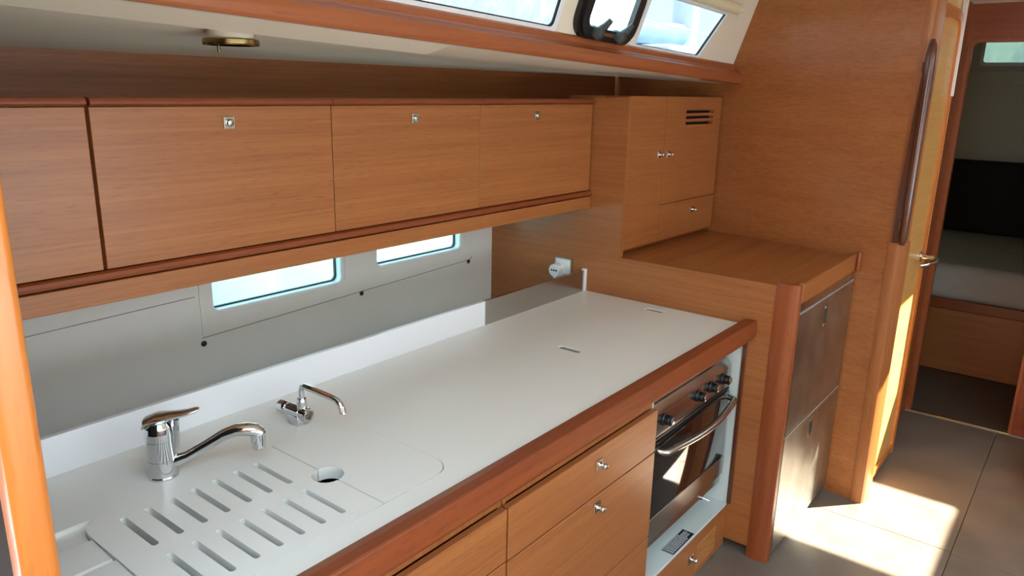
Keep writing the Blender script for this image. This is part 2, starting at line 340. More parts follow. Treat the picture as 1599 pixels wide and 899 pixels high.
# roller blind above the last window
rb = thing('roller_blind', CR(2.8, 0.208, -0.03), 'cream rolled-up blind above the right-hand cabin-top window', 'blind')
MB().tube([CR(2.46, 0.214, -0.03), CR(3.10, 0.214, -0.03)], 0.022, 18).build('roll', 'blind', rb, True)
MB().tube([CR(3.10, 0.214, -0.03), CR(3.116, 0.214, -0.03)], [0.024, 0.021], 16).build('end_cap', 'plug', rb, True)
MB().tube([CR(3.114, 0.205, -0.03), CR(3.128, 0.190, -0.034)], [0.008, 0.005], 10).build('pull_toggle', 'plug', rb, True)
# galley end bulkhead
def nb(lp, mat, w0, w1, name, **k): return struct(MB().plate([lp], YZ, w0, w1), name, mat, **k)
nb([(-0.095, 0.04), (0.009, 0.04), (0.009, 0.86), (0.71, 0.86), (0.71, 0.62), (1.19, 0.62), (1.19, 1.64), (0.535, 1.672), (0.535, 1.060), (-0.095, 1.060)], 'veneer_y', X1, X1 + 0.02, 'wall_partition')
# main bulkhead at the end of the galley, slightly raked in plan
def BK(u, v, w): return (x2(u) + w, u - w * 0.1724, v)
bk = struct(MB().plate([[(-0.285, 0.0), (1.18, 0.0), (1.18, 1.80), (0.497, 1.812), (0.405, 2.068), (0.38, 2.2), (-0.285, 2.2)]], BK, 0.0, 0.03), 'wall_bulkhead', 'veneer_y')
ep = MB()
ring = [(-0.279, -0.004), (-0.305, -0.007), (-0.322, 0.002), (-0.329, 0.022), (-0.329, 0.075), (-0.279, 0.075)]
ep.loft([[Vector(BK(u, z, w)) for u, w in ring] for z in (0.0, 1.14)]); ep.build('end_post', 'veneer_z', bk, True)
ep = MB(); ring = [(u + (0.008 if u < -0.3 else 0), w + 0.004) for u, w in ring]
ep.loft([[Vector(BK(u, z, w)) for u, w in ring] for z in (1.14, 2.14)]); ep.build('end_post', 'veneer_z', bk, True)
gr = thing('grab_rail', (3.215, -0.325, 1.13), 'dark varnished upright grab rail on the end of the bulkhead', 'rail')
zz = [1.135, 1.16, 1.30, 1.45, 1.60, 1.75, 1.84, 1.88, 1.90]
rx = [.008, .013, .014, .014, .015, .017, .016, .011, .004]
MB().tube([Vector((3.206, -0.326, z)) for i, z in enumerate(zz)], [(a * 1.1, a * 1.2) for a in rx], 16).build('rail', 'dark_solid', gr, True)
for z in (1.21, 1.80): MB().box(3.20, 3.222, -0.325, -0.300, z - 0.02, z + 0.02, 0.004).build('foot', 'dark_solid', gr)
MB().plate([[(-0.321, 1.142), (-0.290, 1.142), (-0.288, 1.30), (-0.297, 1.60), (-0.308, 1.84), (-0.316, 1.90), (-0.322, 1.89)]], BK, -0.010, -0.002).build('backing', 'dark_solid', gr)
# corridor side: wall with door, frame, post
DY = -0.302
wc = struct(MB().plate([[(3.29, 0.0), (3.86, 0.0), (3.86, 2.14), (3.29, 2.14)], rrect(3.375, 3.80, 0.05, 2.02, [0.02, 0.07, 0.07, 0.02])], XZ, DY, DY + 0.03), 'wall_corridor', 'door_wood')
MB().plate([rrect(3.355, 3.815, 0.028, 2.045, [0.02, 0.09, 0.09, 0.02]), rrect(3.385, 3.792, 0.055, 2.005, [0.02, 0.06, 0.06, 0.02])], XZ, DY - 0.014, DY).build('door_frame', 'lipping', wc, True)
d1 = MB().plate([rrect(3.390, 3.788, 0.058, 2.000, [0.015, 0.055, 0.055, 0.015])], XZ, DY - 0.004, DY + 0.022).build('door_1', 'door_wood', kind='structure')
for z in (1.015, 0.25): MB().box(3.372, 3.398, DY - 0.010, DY - 0.003, z - 0.032, z + 0.032, 0.002).build('hinge', 'nickel', d1)
hd = MB().lathe((3.755, DY - 0.004, 1.0), [(0.024, 0), (0.024, 0.006), (0.012, 0.010), (0.011, 0.030)], (0, -1, 0), 20).build('handle_rose', 'chrome', d1, True)
MB().tube([(3.755, DY - 0.03, 1.0), (3.755, DY - 0.062, 1.0), (3.745, DY - 0.074, 0.998), (3.70, DY - 0.072, 0.990), (3.63, DY - 0.050, 0.985), (3.60, DY - 0.035, 0.985)], [0.011, 0.011, 0.011, 0.011, 0.009, 0.008], 12).build('lever', 'chrome', hd, True)
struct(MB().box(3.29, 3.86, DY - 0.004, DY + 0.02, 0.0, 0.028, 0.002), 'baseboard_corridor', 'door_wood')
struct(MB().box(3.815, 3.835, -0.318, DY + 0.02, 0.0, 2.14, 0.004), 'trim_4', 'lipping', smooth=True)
struct(MB().box(3.806, 3.814, -0.326, DY - 0.002, 1.70, 2.14, 0.001), 'trim_5', 'alu')
struct(MB().box(3.300, 3.330, -0.323, DY - 0.002, 1.78, 2.14, 0.002), 'trim_6', 'alu')
struct(MB().box(3.86, 4.44, -0.25, -0.22, 0.0, 2.14), 'wall_passage', 'solid_z')
# forward bulkhead with its round-topped opening
X3 = 4.46
op = rrect(-0.745, -0.262, 0.0, 1.972, [0, 0.09, 0.05, 0])
outer = [(-0.745, 0.0), (-0.86, 0.0), (-0.86, 2.2), (0.6, 2.2), (0.6, 0.0), (-0.262, 0.0)]
arch = [(-0.262, 0.0)] + [q for q in rrect(-0.745, -0.262, -1.0, 1.972, [0, 0.05, 0.09, 0]) if q[1] > 0.5] + [(-0.745, 0.0)]
struct(MB().plate([[(-0.93, 0.0), (-0.93, 2.52), (0.53, 2.52), (0.53, 0.0)] + arch], YZ, X3, X3 + 0.03), 'wall_forward', 'solid_y')
outline = lambda d: [(-0.262 + d, 0.0)] + [q for q in rrect(-0.745 - d, -0.262 + d, -1.0, 1.972 + d, [0, 0.05 + d, 0.09 + d, 0]) if q[1] > 0.5] + [(-0.745 - d, 0.0)]
struct(MB().plate([outline(0.004) + outline(-0.012)[::-1]], YZ, X3 - 0.008, X3 + 0.036), 'trim_7', 'solid_z')
struct(MB().box(X3 - 0.01, X3 + 0.02, -0.745, -0.262, 0.0, 0.006, 0.002), 'trim_8', 'brass')
# forward cabin
struct(MB().box(X3 + 0.02, 7.2, -0.9, 0.53, -0.06, -0.002), 'floor_cabin', 'cabin_floor')
cb = rrect(-0.80, -0.012, 1.952, 2.16, 0.02)
struct(MB().plate([[(-0.93, 0.0), (0.53, 0.0), (0.53, 2.5), (-0.93, 2.5)], cb], YZ, 6.9, 6.93), 'wall_cabin', 'cabin_wall')
struct(MB().box(6.84, 6.90, -0.89, 0.495, 1.795, 1.90, 0.01), 'trim_9', 'cabin_wall')
struct(MB().box(X3 + 0.031, 6.93, 0.5, 0.53, 0.0, 2.5), 'wall_cabin_port', 'cabin_wall')
struct(MB().box(X3 + 0.031, 6.93, -0.93, -0.90, 0.0, 2.5), 'wall_cabin_starboard', 'cabin_wall')
struct(MB().box(4.44, 6.93, -0.93, 0.53, 2.5, 2.52), 'ceiling_cabin', 'cabin_wall')
wf = MB().plate([rrect(-0.82, 0.008, 1.932, 2.18, 0.03), rrect(-0.795, -0.017, 1.957, 2.155, 0.02)], YZ, 6.885, 6.91).build('window_6', 'hull', kind='structure')
MB().plate([rrect(-0.805, -0.007, 1.947, 2.165, 0.02)], YZ, 6.912, 6.918).build('pane', 'glass_tint', wf)
be = thing('berth', (5.9, -0.2, 0.0), 'wooden berth base under the grey mattress in the cabin beyond the doorway', 'bed')
MB().box(5.28, 6.88, -0.885, 0.485, 0.002, 0.45, 0.01).build('base', 'veneer_y', be)
MB().box(5.262, 5.29, -0.885, 0.485, 0.41, 0.475, 0.006).build('retaining_rail', 'solid_y', be)
mt_ = MB().box(5.29, 6.84, -0.88, 0.48, 0.452, 0.685, 0.07, 5).build('mattress', 'mattress', None, True, 'grey mattress lying on the wooden berth in the dim cabin', 'mattress')
MB().box(6.70, 6.86, -0.88, 0.48, 0.69, 1.235, 0.04, 4).build('backrest_cushion', 'cushion', None, True, 'dark brown backrest cushion along the far cabin wall behind the mattress', 'cushion')
# walls that stay out of the picture
struct(MB().box(-1.62, -1.6, -2.7, -1.45, 0.0, 2.2), 'wall_aft', 'veneer_y')
struct(MB().box(-1.62, -1.6, -0.5, 1.25, 0.0, 2.2), 'wall_aft_port', 'veneer_y')
struct(MB().box(-1.62, -1.6, -1.45, -0.5, 0.0, 1.0), 'wall_aft_lower', 'veneer_y')
sw = [rrect(-1.3, 0.3, 0.72, 1.34, 0.04), rrect(0.45, 2.3, 0.72, 1.34, 0.04)]  # unseen windows, set low to light liner and soffit but not the locker slot
struct(MB().plate([[(-1.6, 0.0), (5.62, 0.0), (5.62, 2.2), (-1.6, 2.2)]] + sw, XZ, -2.72, -2.70), 'wall_starboard', 'liner')
struct(MB().box(5.58, 5.62, -2.7, -0.93, 0.0, 2.13), 'wall_saloon_forward', 'veneer_y')
se = thing('settee', (2.0, -2.1, 0), 'low white settee along the starboard side', 'settee')
MB().box(0.2, 4.45, -2.65, -1.75, 0.003, 0.40, 0.02).build('base', 'liner', se)
MB().box(0.22, 4.43, -2.6, -1.77, 0.402, 0.50, 0.03, 3).build('seat_cushion', 'mattress', se, True)
sc_ = thing('step_box', (4.1, -1.1, 0), 'low wooden step box at the right edge of the passage floor', 'locker')
MB().box(3.80, 4.43, -1.6, -0.90, 0.003, 0.22, 0.012).build('body', 'solid_x', sc_)
MB().box(3.79, 4.435, -1.61, -0.89, 0.222, 0.242, 0.006).build('lid', 'veneer_x', sc_)
# partition at the near end of the galley with its varnished lipping
pt = struct(MB().box(0.264, 0.292, 0.06, 1.18, 0.0, 2.0), 'wall_left', 'dark')  # brown wood out of the light, its shade put into the near-black colour
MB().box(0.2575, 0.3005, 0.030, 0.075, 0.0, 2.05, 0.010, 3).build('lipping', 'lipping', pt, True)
# ================================================================== OUTSIDE
MB().box(-60, 90, 1.9, 160, 0.30, 0.40).build('water', 'water', None, kind='structure')
MB().box(-60, 90, 40, 44, 0.3, 7.0).build('quay_wall', 'quay', None, kind='structure')
def hull_boat(x0, y0, L, label, tarp, dk=1.5, mf_=0.6, mr_=0.10):
    b = thing('sailboat', (x0, y0, 0.4), label, 'sailboat', None)
    rings = []
    for i in range(13):
        t = i / 12; bw = 1.5 * math.sin(math.pi * min(1, 0.25 + 0.75 * (1 - t))) ** 0.8 + 0.02; zt = dk + 0.35 * t * t
        rings.append([Vector((x0 + L * t, y0 + k * bw * s, z)) for k, s, z in ((-1, .6, 0.32), (-1, 1, 0.9), (-1, 1, zt), (1, 1, zt), (1, 1, 0.9), (1, .6, 0.32))])
    MB().loft(rings).build('hull', 'hull', b, True)
    MB().box(x0 + L * 0.25, x0 + L * 0.65, y0 - 0.8, y0 + 0.8, dk - 0.05, dk + 0.45, 0.15, 3).build('coachroof', 'hull', b, True)
    MB().tube([(x0 + L * mf_, y0, dk + 0.3), (x0 + L * mf_, y0, 14)], mr_, 16).build('mast', 'hull', b, True)
    MB().tube([(x0 + L * mf_ - mr_, y0, dk + 0.72), (x0 + L * 0.04, y0, dk + 0.62)], 0.22 if tarp else 0.08, 12).build('sail_cover', 'tarp' if tarp else 'hull', b, True)
    MB().tube([(x0 + L * 0.02, y0 - 1.2, dk + 0.7), (x0 + L * 0.3, y0 - 1.45, dk + 0.55), (x0 + L * 0.6, y0 - 1.4, dk + 0.62), (x0 + L * 0.9, y0 - 0.5, dk + 0.8)], 0.012, 6).build('guard_wire', 'rope', b, True)
    return b
hull_boat(9.9, 6.2, 10.0, 'white sailboat with a pale blue sail cover outside the right-hand cabin-top window', True, 2.05, 0.46, 0.26)
hull_boat(1.2, 8.5, 9.0, 'white sailboat moored further off outside the left cabin-top window', False, 2.2)
# ================================================================== OVERHEAD LOCKERS
CY = 0.69
edges = [-0.02, 0.675, 1.271, 1.8625, 2.526]
lab = ['plain overhead locker at the far left, cut off by the frame, no latch in view', 'wide overhead locker holding the first latch from the left, beside the plain one',
       'overhead locker in the middle, above the gap between the two hull windows', 'last overhead locker on the right, against the end bulkhead']
for i in range(4):
    a, b = edges[i], edges[i + 1]
    lk = thing('overhead_locker', ((a + b) / 2, 0.78, 1.24), lab[i], 'cabinet', 'overhead lockers')
    c = MB()
    if i == 0: a = 0.302
    t = 0.012
    c.box(a, a + t, 0.715, 0.86, 1.245, 1.640); c.box(b - t, b, 0.715, 0.86, 1.245, 1.640)
    c.box(a + t, b - t, 0.715, 0.86, 1.245, 1.257); c.box(a + t, b - t, 0.715, 0.86, 1.628, 1.640); c.box(a + t, b - t, 0.845, 0.86, 1.257, 1.628)
    c.build('carcass', 'veneer_x', lk)
    gl, gr_ = (0.0012, 0.0012)
    if i == 0: gr_ = 0.006
    if i == 3: gr_ = 0.004
    dr = MB().box(a + gl, b - gr_, CY, 0.713, 1.312, 1.6405, 0.001, 1).build('door', 'veneer_x', lk)
    pr = [(0.713, 1.642), (0.690, 1.642), (0.684, 1.643), (0.680, 1.647), (0.680, 1.652), (0.684, 1.658), (0.692, 1.660), (0.713, 1.660)]
    MB().sweep_x(pr, a + gl, b - gr_).build('top_lip', 'solid_x', dr, True)
    if i: latch(dr, (0.978, 1.571, 2.162)[i - 1], CY, 1.604, 'flush', 0.0275)
vl = thing('locker_valance', (1.4, 0.69, 1.24), 'long wooden rail running under the overhead lockers', 'rail')
MB().box(0.302, 2.526, 0.682, 0.712, 1.2415, 1.287, 0.002).build('board', 'veneer_x', vl)
MB().sweep_x([(0.712, 1.290), (0.684, 1.290), (0.679, 1.293), (0.677, 1.299), (0.680, 1.306), (0.686, 1.309), (0.712, 1.309)], 0.302, 2.526).build('bullnose', 'solid_x', vl, True)
# ring lamp on the soffit
rl = thing('ring_lamp', (0.955, 0.62, 1.776), 'flat round bronze-rimmed ceiling lamp under the cream side-deck soffit', 'lamp')
MB().lathe((0.955, 0.62, 1.770), [(0.046, 0), (0.057, 0), (0.0585, 0.003), (0.0585, 0.011), (0.056, 0.0135), (0.046, 0.0135), (0.046, 0)], (0, 0, 1), 40).build('rim', 'brass', rl, True)
MB().lathe((0.955, 0.62, 1.7735), [(0.001, 0), (0.046, 0.001), (0.046, 0.007), (0.001, 0.007)], (0, 0, 1), 32).build('lens', 'lens', rl, True)
MB().lathe((0.955, 0.62, 1.7825), [(0.048, 0), (0.048, 0.028)], (0, 0, 1), 32).build('spacer', 'headliner', rl, True)
MB().tube([(0.942, 0.648, 1.772), (0.942, 0.648, 1.760), (0.943, 0.648, 1.757)], [0.0035, 0.0035, 0.004], 8).build('switch', 'brass', rl, True)
# ================================================================== LOCKER WITH VENT SLOTS
VL0, VL1 = (2.555, 0.545), (3.348, 0.522)
vd = Vector((VL1[0] - VL0[0], VL1[1] - VL0[1])); vl_ = vd.length; vd /= vl_
def VF(u, v, w): return (VL0[0] + vd.x * u + vd.y * w * -1, VL0[1] + vd.y * u + vd.x * w, v)
vc = thing('vent_locker', (2.95, 0.6, 1.07), 'tall two-door locker with three vent slots, standing on the wooden ledge', 'cabinet')
MB().plate([[(0.0, 1.085), (vl_, 1.085), (vl_, 1.672), (0.0, 1.672)]], VF, 0.024, 0.28).build('carcass', 'veneer_x', vc)
dl = MB().plate([rrect(0.0, 0.283, 1.082, 1.674, 0.002, 2)], VF, 0.0, 0.022).build('door', 'veneer_x', vc)
MB().plate([rrect(-0.018, -0.001, 1.080, 1.674, 0.004, 3)], VF, 0.001, 0.10).build('edge_lipping', 'solid_z', vc, True)
slots = [rrect(0.455, 0.715, z - 0.006, z + 0.006, 0.005, 3) for z in (1.613, 1.589, 1.565)]
d2 = MB().plate([rrect(0.2845, vl_ - 0.004, 1.237, 1.674, 0.002, 2)] + slots, VF, 0.0, 0.022).build('door', 'veneer_x', vc)
MB().plate([[(0.44, 1.55), (0.73, 1.55), (0.73, 1.63), (0.44, 1.63)]], VF, 0.0225, 0.0238).build('vent_backing', 'dark', vc)
d3 = MB().plate([rrect(0.2845, vl_ - 0.004, 1.082, 1.2345, 0.002, 2)], VF, 0.0, 0.022).build('flap', 'veneer_x', vc)
for dd, u, v in ((dl, 0.245, 1.445), (d2, 0.322, 1.443), (d3, 0.575, 1.187)):
    x, y, z = VF(u, v, 0.0); latch(dd, x, y, z, 'ball', 0.026)
MB().plate([[(0.02, 1.061), (vl_, 1.061), (vl_, 1.083), (0.02, 1.083)]], VF, 0.03, 0.06).build('plinth', 'solid_x', vc)
# ================================================================== FRIDGE UNIT
fu = thing('fridge_cabinet', (2.9, 0.15, 0.0), 'wooden ledge unit with raised edge that houses the steel refrigerator', 'cabinet')
MB().plate([[(X1 + 0.021, -0.150), (x2(-0.15) - 0.002, -0.150), (x2(0.85) - 0.002, 0.85), (X1 + 0.021, 0.85)]], XY, 1.035, 1.060).build('ledge_top', 'ledge', fu)
cp = MB(); ring = [(2.528, -0.084), (2.524, -0.10), (2.523, -0.125), (2.526, -0.148), (2.535, -0.162), (2.550, -0.166), (2.555, -0.12), (2.555, -0.084)]
cp.loft([[Vector((x, y, z)) for x, y in ring] for z in (0.0, 1.070)]).build('trim_corner_post', 'solid_z', None, True, kind='structure')  # corner post of the fridge cabinet, kept as a separate trim
MB().box(2.551, x2(-0.16) - 0.001, -0.168, -0.151, 1.004, 1.0755, 0.003, 2).build('apron', 'veneer_x', fu)
MB().box(x2(-0.16) - 0.03, x2(-0.17) - 0.001, -0.185, -0.1685, 1.0, 1.084, 0.006, 3).build('end_block', 'solid_z', fu, True)
MB().box(2.551, x2(-0.16) - 0.001, -0.130, -0.115, 0.0, 0.03).build('kick_strip', 'hull', fu)
rf = thing('refrigerator', (2.9, 0.1, 0.03), 'built-in stainless refrigerator with two smeared drawer fronts', 'refrigerator')
fx0, fx1 = 2.557, x2(-0.16) - 0.006
MB().box(fx0 + 0.005, fx1 - 0.012, -0.138, 0.40, 0.032, 1.000).build('body', 'dark', rf)
fr = MB()
fr.box(fx0, fx1, -0.162, -0.139, 0.970, 1.003, 0.002); fr.box(fx1 - 0.010, fx1, -0.164, -0.139, 0.010, 0.969, 0.001); fr.box(fx0, fx1 - 0.011, -0.160, -0.139, 0.008, 0.022, 0.001)
fr.build('frame', 'steel', rf)
for (z0, z1, lz) in ((0.505, 0.966, 0.93), (0.026, 0.498, 0.475)):
    df = MB().plate([rrect(fx0 + 0.001, fx1 - 0.012, z0, z1, 0.004, 3), rrect(2.855, 2.893, lz - 0.085, lz + 0.004, 0.004, 3)], XZ, -0.166, -0.146).build('drawer_front', 'fridge_steel', rf)
    MB().plate([rrect(2.857, 2.891, lz - 0.083, lz + 0.002, 0.004, 3)], XZ, -0.150, -0.147).build('latch_recess', 'gasket', df)
    hb = MB(); hb.box(2.858, 2.890, -0.1675, -0.151, lz - 0.012, lz + 0.001, 0.002); hb.box(2.858, 2.890, -0.1675, -0.151, lz - 0.083, lz - 0.072, 0.002); hb.box(2.860, 2.868, -0.165, -0.151, lz - 0.071, lz - 0.060, 0.001)
    hb.build('latch', 'chrome', df, kind='stuff')
    MB().box(fx0, fx1 - 0.012, -0.1668, -0.150, z1 - 0.003, z1 + 0.0015, 0.0008).build('edge_strip', 'alu', df)
# ================================================================== SOCKET
so = thing('wall_socket', (X1, 0.80, 0.985), 'square chrome-edged socket plate on the end bulkhead behind the steel splashback', 'socket')
MB().plate([rrect(0.755, 0.842, 0.948, 1.022, 0.004, 3)], YZ, X1 - 0.008, X1).build('plate', 'nickel', so)
MB().plate([rrect(0.762, 0.835, 0.954, 1.016, 0.004, 3)], YZ, X1 - 0.0095, X1 - 0.008).build('insert', 'plug', so)
pa = thing('plug_adapter', (X1 - 0.03, 0.812, 0.976), 'round white plug adapter with three dark holes, pushed into the socket', 'plug')
MB().lathe((X1 - 0.0096, 0.812, 0.972), [(0.030, 0), (0.030, 0.008), (0.027, 0.010), (0.027, 0.040), (0.0255, 0.043), (0.001, 0.0435)], (-1, 0, 0), 28).build('body', 'plug', pa, True)
MB().box(X1 - 0.046, X1 - 0.020, 0.806, 0.820, 0.936, 0.946, 0.002).build('cord_stub', 'plug', pa)
for dy in (-0.011, 0, 0.011): MB().lathe((X1 - 0.0525, 0.812 + dy, 0.973), [(0.0042, 0), (0.0042, 0.0012)], (-1, 0, 0), 12).build('hole', 'black', pa)
# ================================================================== WORKTOP
WT = 0.90
wt = thing('worktop', (1.4, 0.35, WT), 'long white galley worktop with wooden front rail and splashback', 'worktop')
lid1 = rrect(1.873, 1.903, 0.290, 0.372, 0.008, 4); lid2 = rrect(2.448, 2.478, 0.300, 0.375, 0.008, 4)
hole = rrect(0.302, 1.090, 0.092, 0.468, [0.055, 0.055, 0.0, 0.0], 8)
MB().plate([[(0.302, 0.021), (X1 - 0.001, 0.021), (X1 - 0.001, 0.689), (0.302, 0.689)], hole, lid1, lid2], XY, WT - 0.018, WT).build('top', 'white', wt)
for lp in ((1.868, 1.908, 0.285, 0.377), (2.443, 2.483, 0.295, 0.380)):
    MB().box(lp[0] + 0.0055, lp[1] - 0.0055, lp[2] + 0.0055, lp[3] - 0.0055, WT - 0.017, WT - 0.005).build('finger_pull', 'pull', wt)
MB().box(0.302, 1.897, 0.690, 0.704, WT - 0.018, 0.986, 0.001, 1).build('splashback', 'splash', wt, label='white splashback upstand')
MB().box(1.8975, 2.514, 0.689, 0.703, WT - 0.018, 0.987, 0.0008, 1).build('splashback', 'steel', wt, label='stainless splashback upstand')
MB().box(2.515, X1 - 0.0005, 0.683, 0.702, WT + 0.0003, 0.992, 0.002).build('corner_strip', 'plug', wt)
fp = [(0.0205, 0.866), (0.0205, 0.9130), (0.0190, 0.9160), (0.0150, 0.9185), (-0.0030, 0.9212), (-0.0265, 0.9212), (-0.0300, 0.9195), (-0.031, 0.916), (-0.031, 0.864), (-0.027, 0.861), (-0.024, 0.856), (-0.022, 0.8505), (-0.015, 0.849), (0.0205, 0.849)]
MB().sweep_x(fp, 0.302, X1 - 0.001).build('front_rail', 'solid_x', wt)
# draining board to the left of the covers
_q = [p for p in rrect(0.4715, 0.9, 0.0930, 0.4680, [0, 0, 0.05, 0.05], 8) if p[0] < 0.55]
db = MB().plate([[(0.304, 0.4680)] + _q + [(0.304, 0.0930)]], XY, WT - 0.030, WT - 0.010).build('draining_board', 'white', wt)
for k, y in enumerate((0.392, 0.300, 0.208)):
    MB().sweep_x([(y - 0.07, WT - 0.0098), (y - 0.066, WT - 0.006), (y + 0.006, WT - 0.002), (y + 0.012, WT - 0.003), (y + 0.016, WT - 0.0098)], 0.306, 0.472).build('drain_rib', 'white', db, True)
# sink under the covers
sk = thing('sink', (0.78, 0.28, 0.74), 'steel sink basin showing through the slots of the white cover', 'sink')
b = MB(); x0, x1_, y0, y1, zt, zbm = 0.482, 1.076, 0.105, 0.455, 0.872, 0.70
rings = [rrect(x0, x1_, y0, y1, 0.05, 6), rrect(x0 + 0.01, x1_ - 0.01, y0 + 0.01, y1 - 0.01, 0.05, 6), rrect(x0 + 0.03, x1_ - 0.03, y0 + 0.03, y1 - 0.03, 0.05, 6)]
R3 = [[Vector((u, v, z)) for u, v in r] for r, z in zip(rings, (zt, zbm + 0.03, zbm))]
R3o = [[Vector((u + (0.003 if u > 0.78 else -0.003), v + (0.003 if v > 0.28 else -0.003), z - 0.003)) for u, v in r] for r, z in zip(rings, (zt + 0.003, zbm + 0.03, zbm))]
b.loft(R3o + R3[::-1][:0] , True, False) if False else b.loft(R3o[::-1][:1] + R3o[::-1][1:] + R3, True, True)
b.build('basin', 'basin', sk, True)
# covers
def cover(name, loop, holes, label):
    return MB().plate([loop] + holes, XY, WT - 0.027, WT + 0.0008).build(name, 'white', None, True, label, 'sink cover', None, at=(sum(p[0] for p in loop) / len(loop), 0.28, WT - 0.024))
sl = []
for k in range(7):
    cx = 0.5365 + 0.0470 * k
    sl.append(rrect(cx - 0.0065, cx + 0.0065, 0.297, 0.427, 0.0063, 5)); sl.append(rrect(cx - 0.0072 , cx + 0.0058, 0.127, 0.257, 0.0063, 5))
HX, HYc, HR = 0.889, 0.268, 0.033
arcR = [(HX - 0.0012 - HR * math.cos(a) * 1, HYc + HR * math.sin(a)) for a in [math.pi / 2 - math.pi * i / 12 for i in range(13)]]
arcL = [(HX + 0.0012 + HR * math.cos(a), HYc + HR * math.sin(a)) for a in [-math.pi / 2 + math.pi * i / 12 for i in range(13)]]
lp = [q for q in rrect(0.473, HX - 0.0012, 0.0945, 0.4665, [0, 0, 0.05, 0.05], 8)]
lp = [lp[0], (HX - 0.0012, HYc - HR)] + [(q[0], q[1]) for q in arcR[::-1][1:-1]] + [(HX - 0.0012, HYc + HR)] + lp[1:]
cover('slotted_sink_cover', lp, sl, 'white sink cover with two rows of seven slots')
q = rrect(HX + 0.0012, 1.0885, 0.0945, 0.4665, [0.053, 0.053, 0, 0], 8)
lp2 = q[:-1] + [(HX + 0.0012, HYc + HR)] + arcL[::-1][1:-1] + [(HX + 0.0012, HYc - HR), q[-1]]
lp2 = [p for i, p in enumerate(lp2) if i == 0 or (abs(p[0] - lp2[i - 1][0]) + abs(p[1] - lp2[i - 1][1])) > 1e-6]
cover('plain_sink_cover', lp2, [], 'plain white sink cover with rounded corners, right of the slotted one')
# ================================================================== TAPS
mf = thing('mixer_tap', (0.668, 0.524, WT), 'chrome single-lever mixer tap with a long angled spout behind the slotted cover', 'tap')
bx, by = 0.668, 0.524
MB().lathe((bx, by, WT + 0.0002), [(0.0300, 0), (0.0300, 0.004), (0.0285, 0.006), (0.0285, 0.040), (0.0278, 0.0405), (0.0278, 0.0415), (0.0285, 0.042), (0.0282, 0.083), (0.0275, 0.0835), (0.0275, 0.085), (0.0285, 0.0857), (0.0285, 0.100), (0.0270, 0.112), (0.021, 0.122), (0.012, 0.127), (0.001, 0.128)], (0, 0, 1), 32).build('body', 'chrome', mf, True)
sd = Vector((0.78, -0.63, 0)).normalized()
B0 = Vector((bx, by, WT))
sp_pts = [(0.018, 0.030), (0.05, 0.040), (0.09, 0.062), (0.125, 0.082), (0.150, 0.090), (0.172, 0.090), (0.188, 0.086), (0.198, 0.078)]
MB().tube([B0 + sd * a + Vector((0, 0, h)) for a, h in sp_pts], [(0.013, 0.015), (0.0115, 0.013), (0.0115, 0.013), (0.0125, 0.014), (0.013, 0.0145), (0.0145, 0.0160), (0.0145, 0.016), (0.012, 0.013)], 20).build('spout', 'chrome', mf, True)
tip = B0 + sd * 0.192
MB().lathe(tip + Vector((0, 0, 0.046)), [(0.0135, 0), (0.0142, 0.002), (0.0142, 0.016), (0.0155, 0.0165), (0.0155, 0.034)], (0, 0, 1), 22).build('aerator', 'chrome', mf, True)
ld = Vector((0.74, -0.67, 0)).normalized()
lv = MB().tube([B0 + ld * a + Vector((0, 0, h)) for a, h in ((-0.029, 0.112), (-0.022, 0.124), (0.0, 0.131), (0.03, 0.134), (0.055, 0.138), (0.075, 0.144), (0.082, 0.146))],
               [(0.004, 0.016), (0.008, 0.024), (0.009, 0.026), (0.007, 0.021), (0.0055, 0.016), (0.0045, 0.013), (0.002, 0.006)], 18, True, ld * -0.6 + Vector((0, 0, 0.8)))
lv.build('lever', 'chrome', mf, True)
ck = MB().tube([B0 + ld * 0.022 + Vector((0, 0, 0.045)), B0 + ld * 0.029 + Vector((0, 0, 0.075)), B0 + ld * 0.031 + Vector((0, 0, 0.128))], [(0.006, 0.010), (0.007, 0.013), (0.007, 0.016)], 14)
ck.build('lever_skirt', 'chrome', mf, True)
MB().lathe(B0 + ld * 0.036 + Vector((0, 0, 0.104)), [(0.0042, 0), (0.0042, 0.0022)], tuple(ld), 14).build('screw_hole', 'black', mf)
st = thing('folding_tap', (1.004, 0.522, WT), 'small chrome swivel-arm tap standing right of the mixer tap', 'tap')
tx, ty, tz = 1.003, 0.524, WT
bd = MB(); bd.box(tx - 0.017, tx + 0.017, ty - 0.020, ty + 0.020, tz + 0.0002, tz + 0.026, 0.004, 3)
bd.build('base', 'chrome', st, True)
ax = Vector((0.10, -1, 0)).normalized()
MB().lathe(Vector((tx, ty, tz + 0.030)) - ax * 0.030, [(0.0155, 0), (0.0165, 0.002), (0.0165, 0.044), (0.0150, 0.045), (0.0150, 0.049), (0.0175, 0.0505), (0.0175, 0.066), (0.0160, 0.069), (0.001, 0.0695)], tuple(ax), 26).build('valve_body', 'chrome', st, True)
MB().lathe(Vector((tx, ty, tz + 0.030)) + ax * 0.0398, [(0.0120, 0), (0.0120, 0.0008), (0.0105, 0.0008), (0.0105, 0)], tuple(ax), 24).build('cap_ring', 'nickel', st, True)
kb = Vector((tx, ty, tz + 0.030)) - ax * 0.031
MB().lathe(kb, [(0.012, 0), (0.0165, -0.003), (0.0175, -0.012), (0.016, -0.030), (0.012, -0.033), (0.001, -0.034)], tuple(ax), 8).build('knob', 'chrome', st, True)
pv = Vector((tx, ty, tz)) + ax * 0.016
MB().lathe(pv + Vector((0, 0, 0.044)), [(0.0125, 0), (0.0120, 0.018), (0.0105, 0.024)], (0, 0, 1), 20).build('collar', 'chrome', st, True)
ar = []
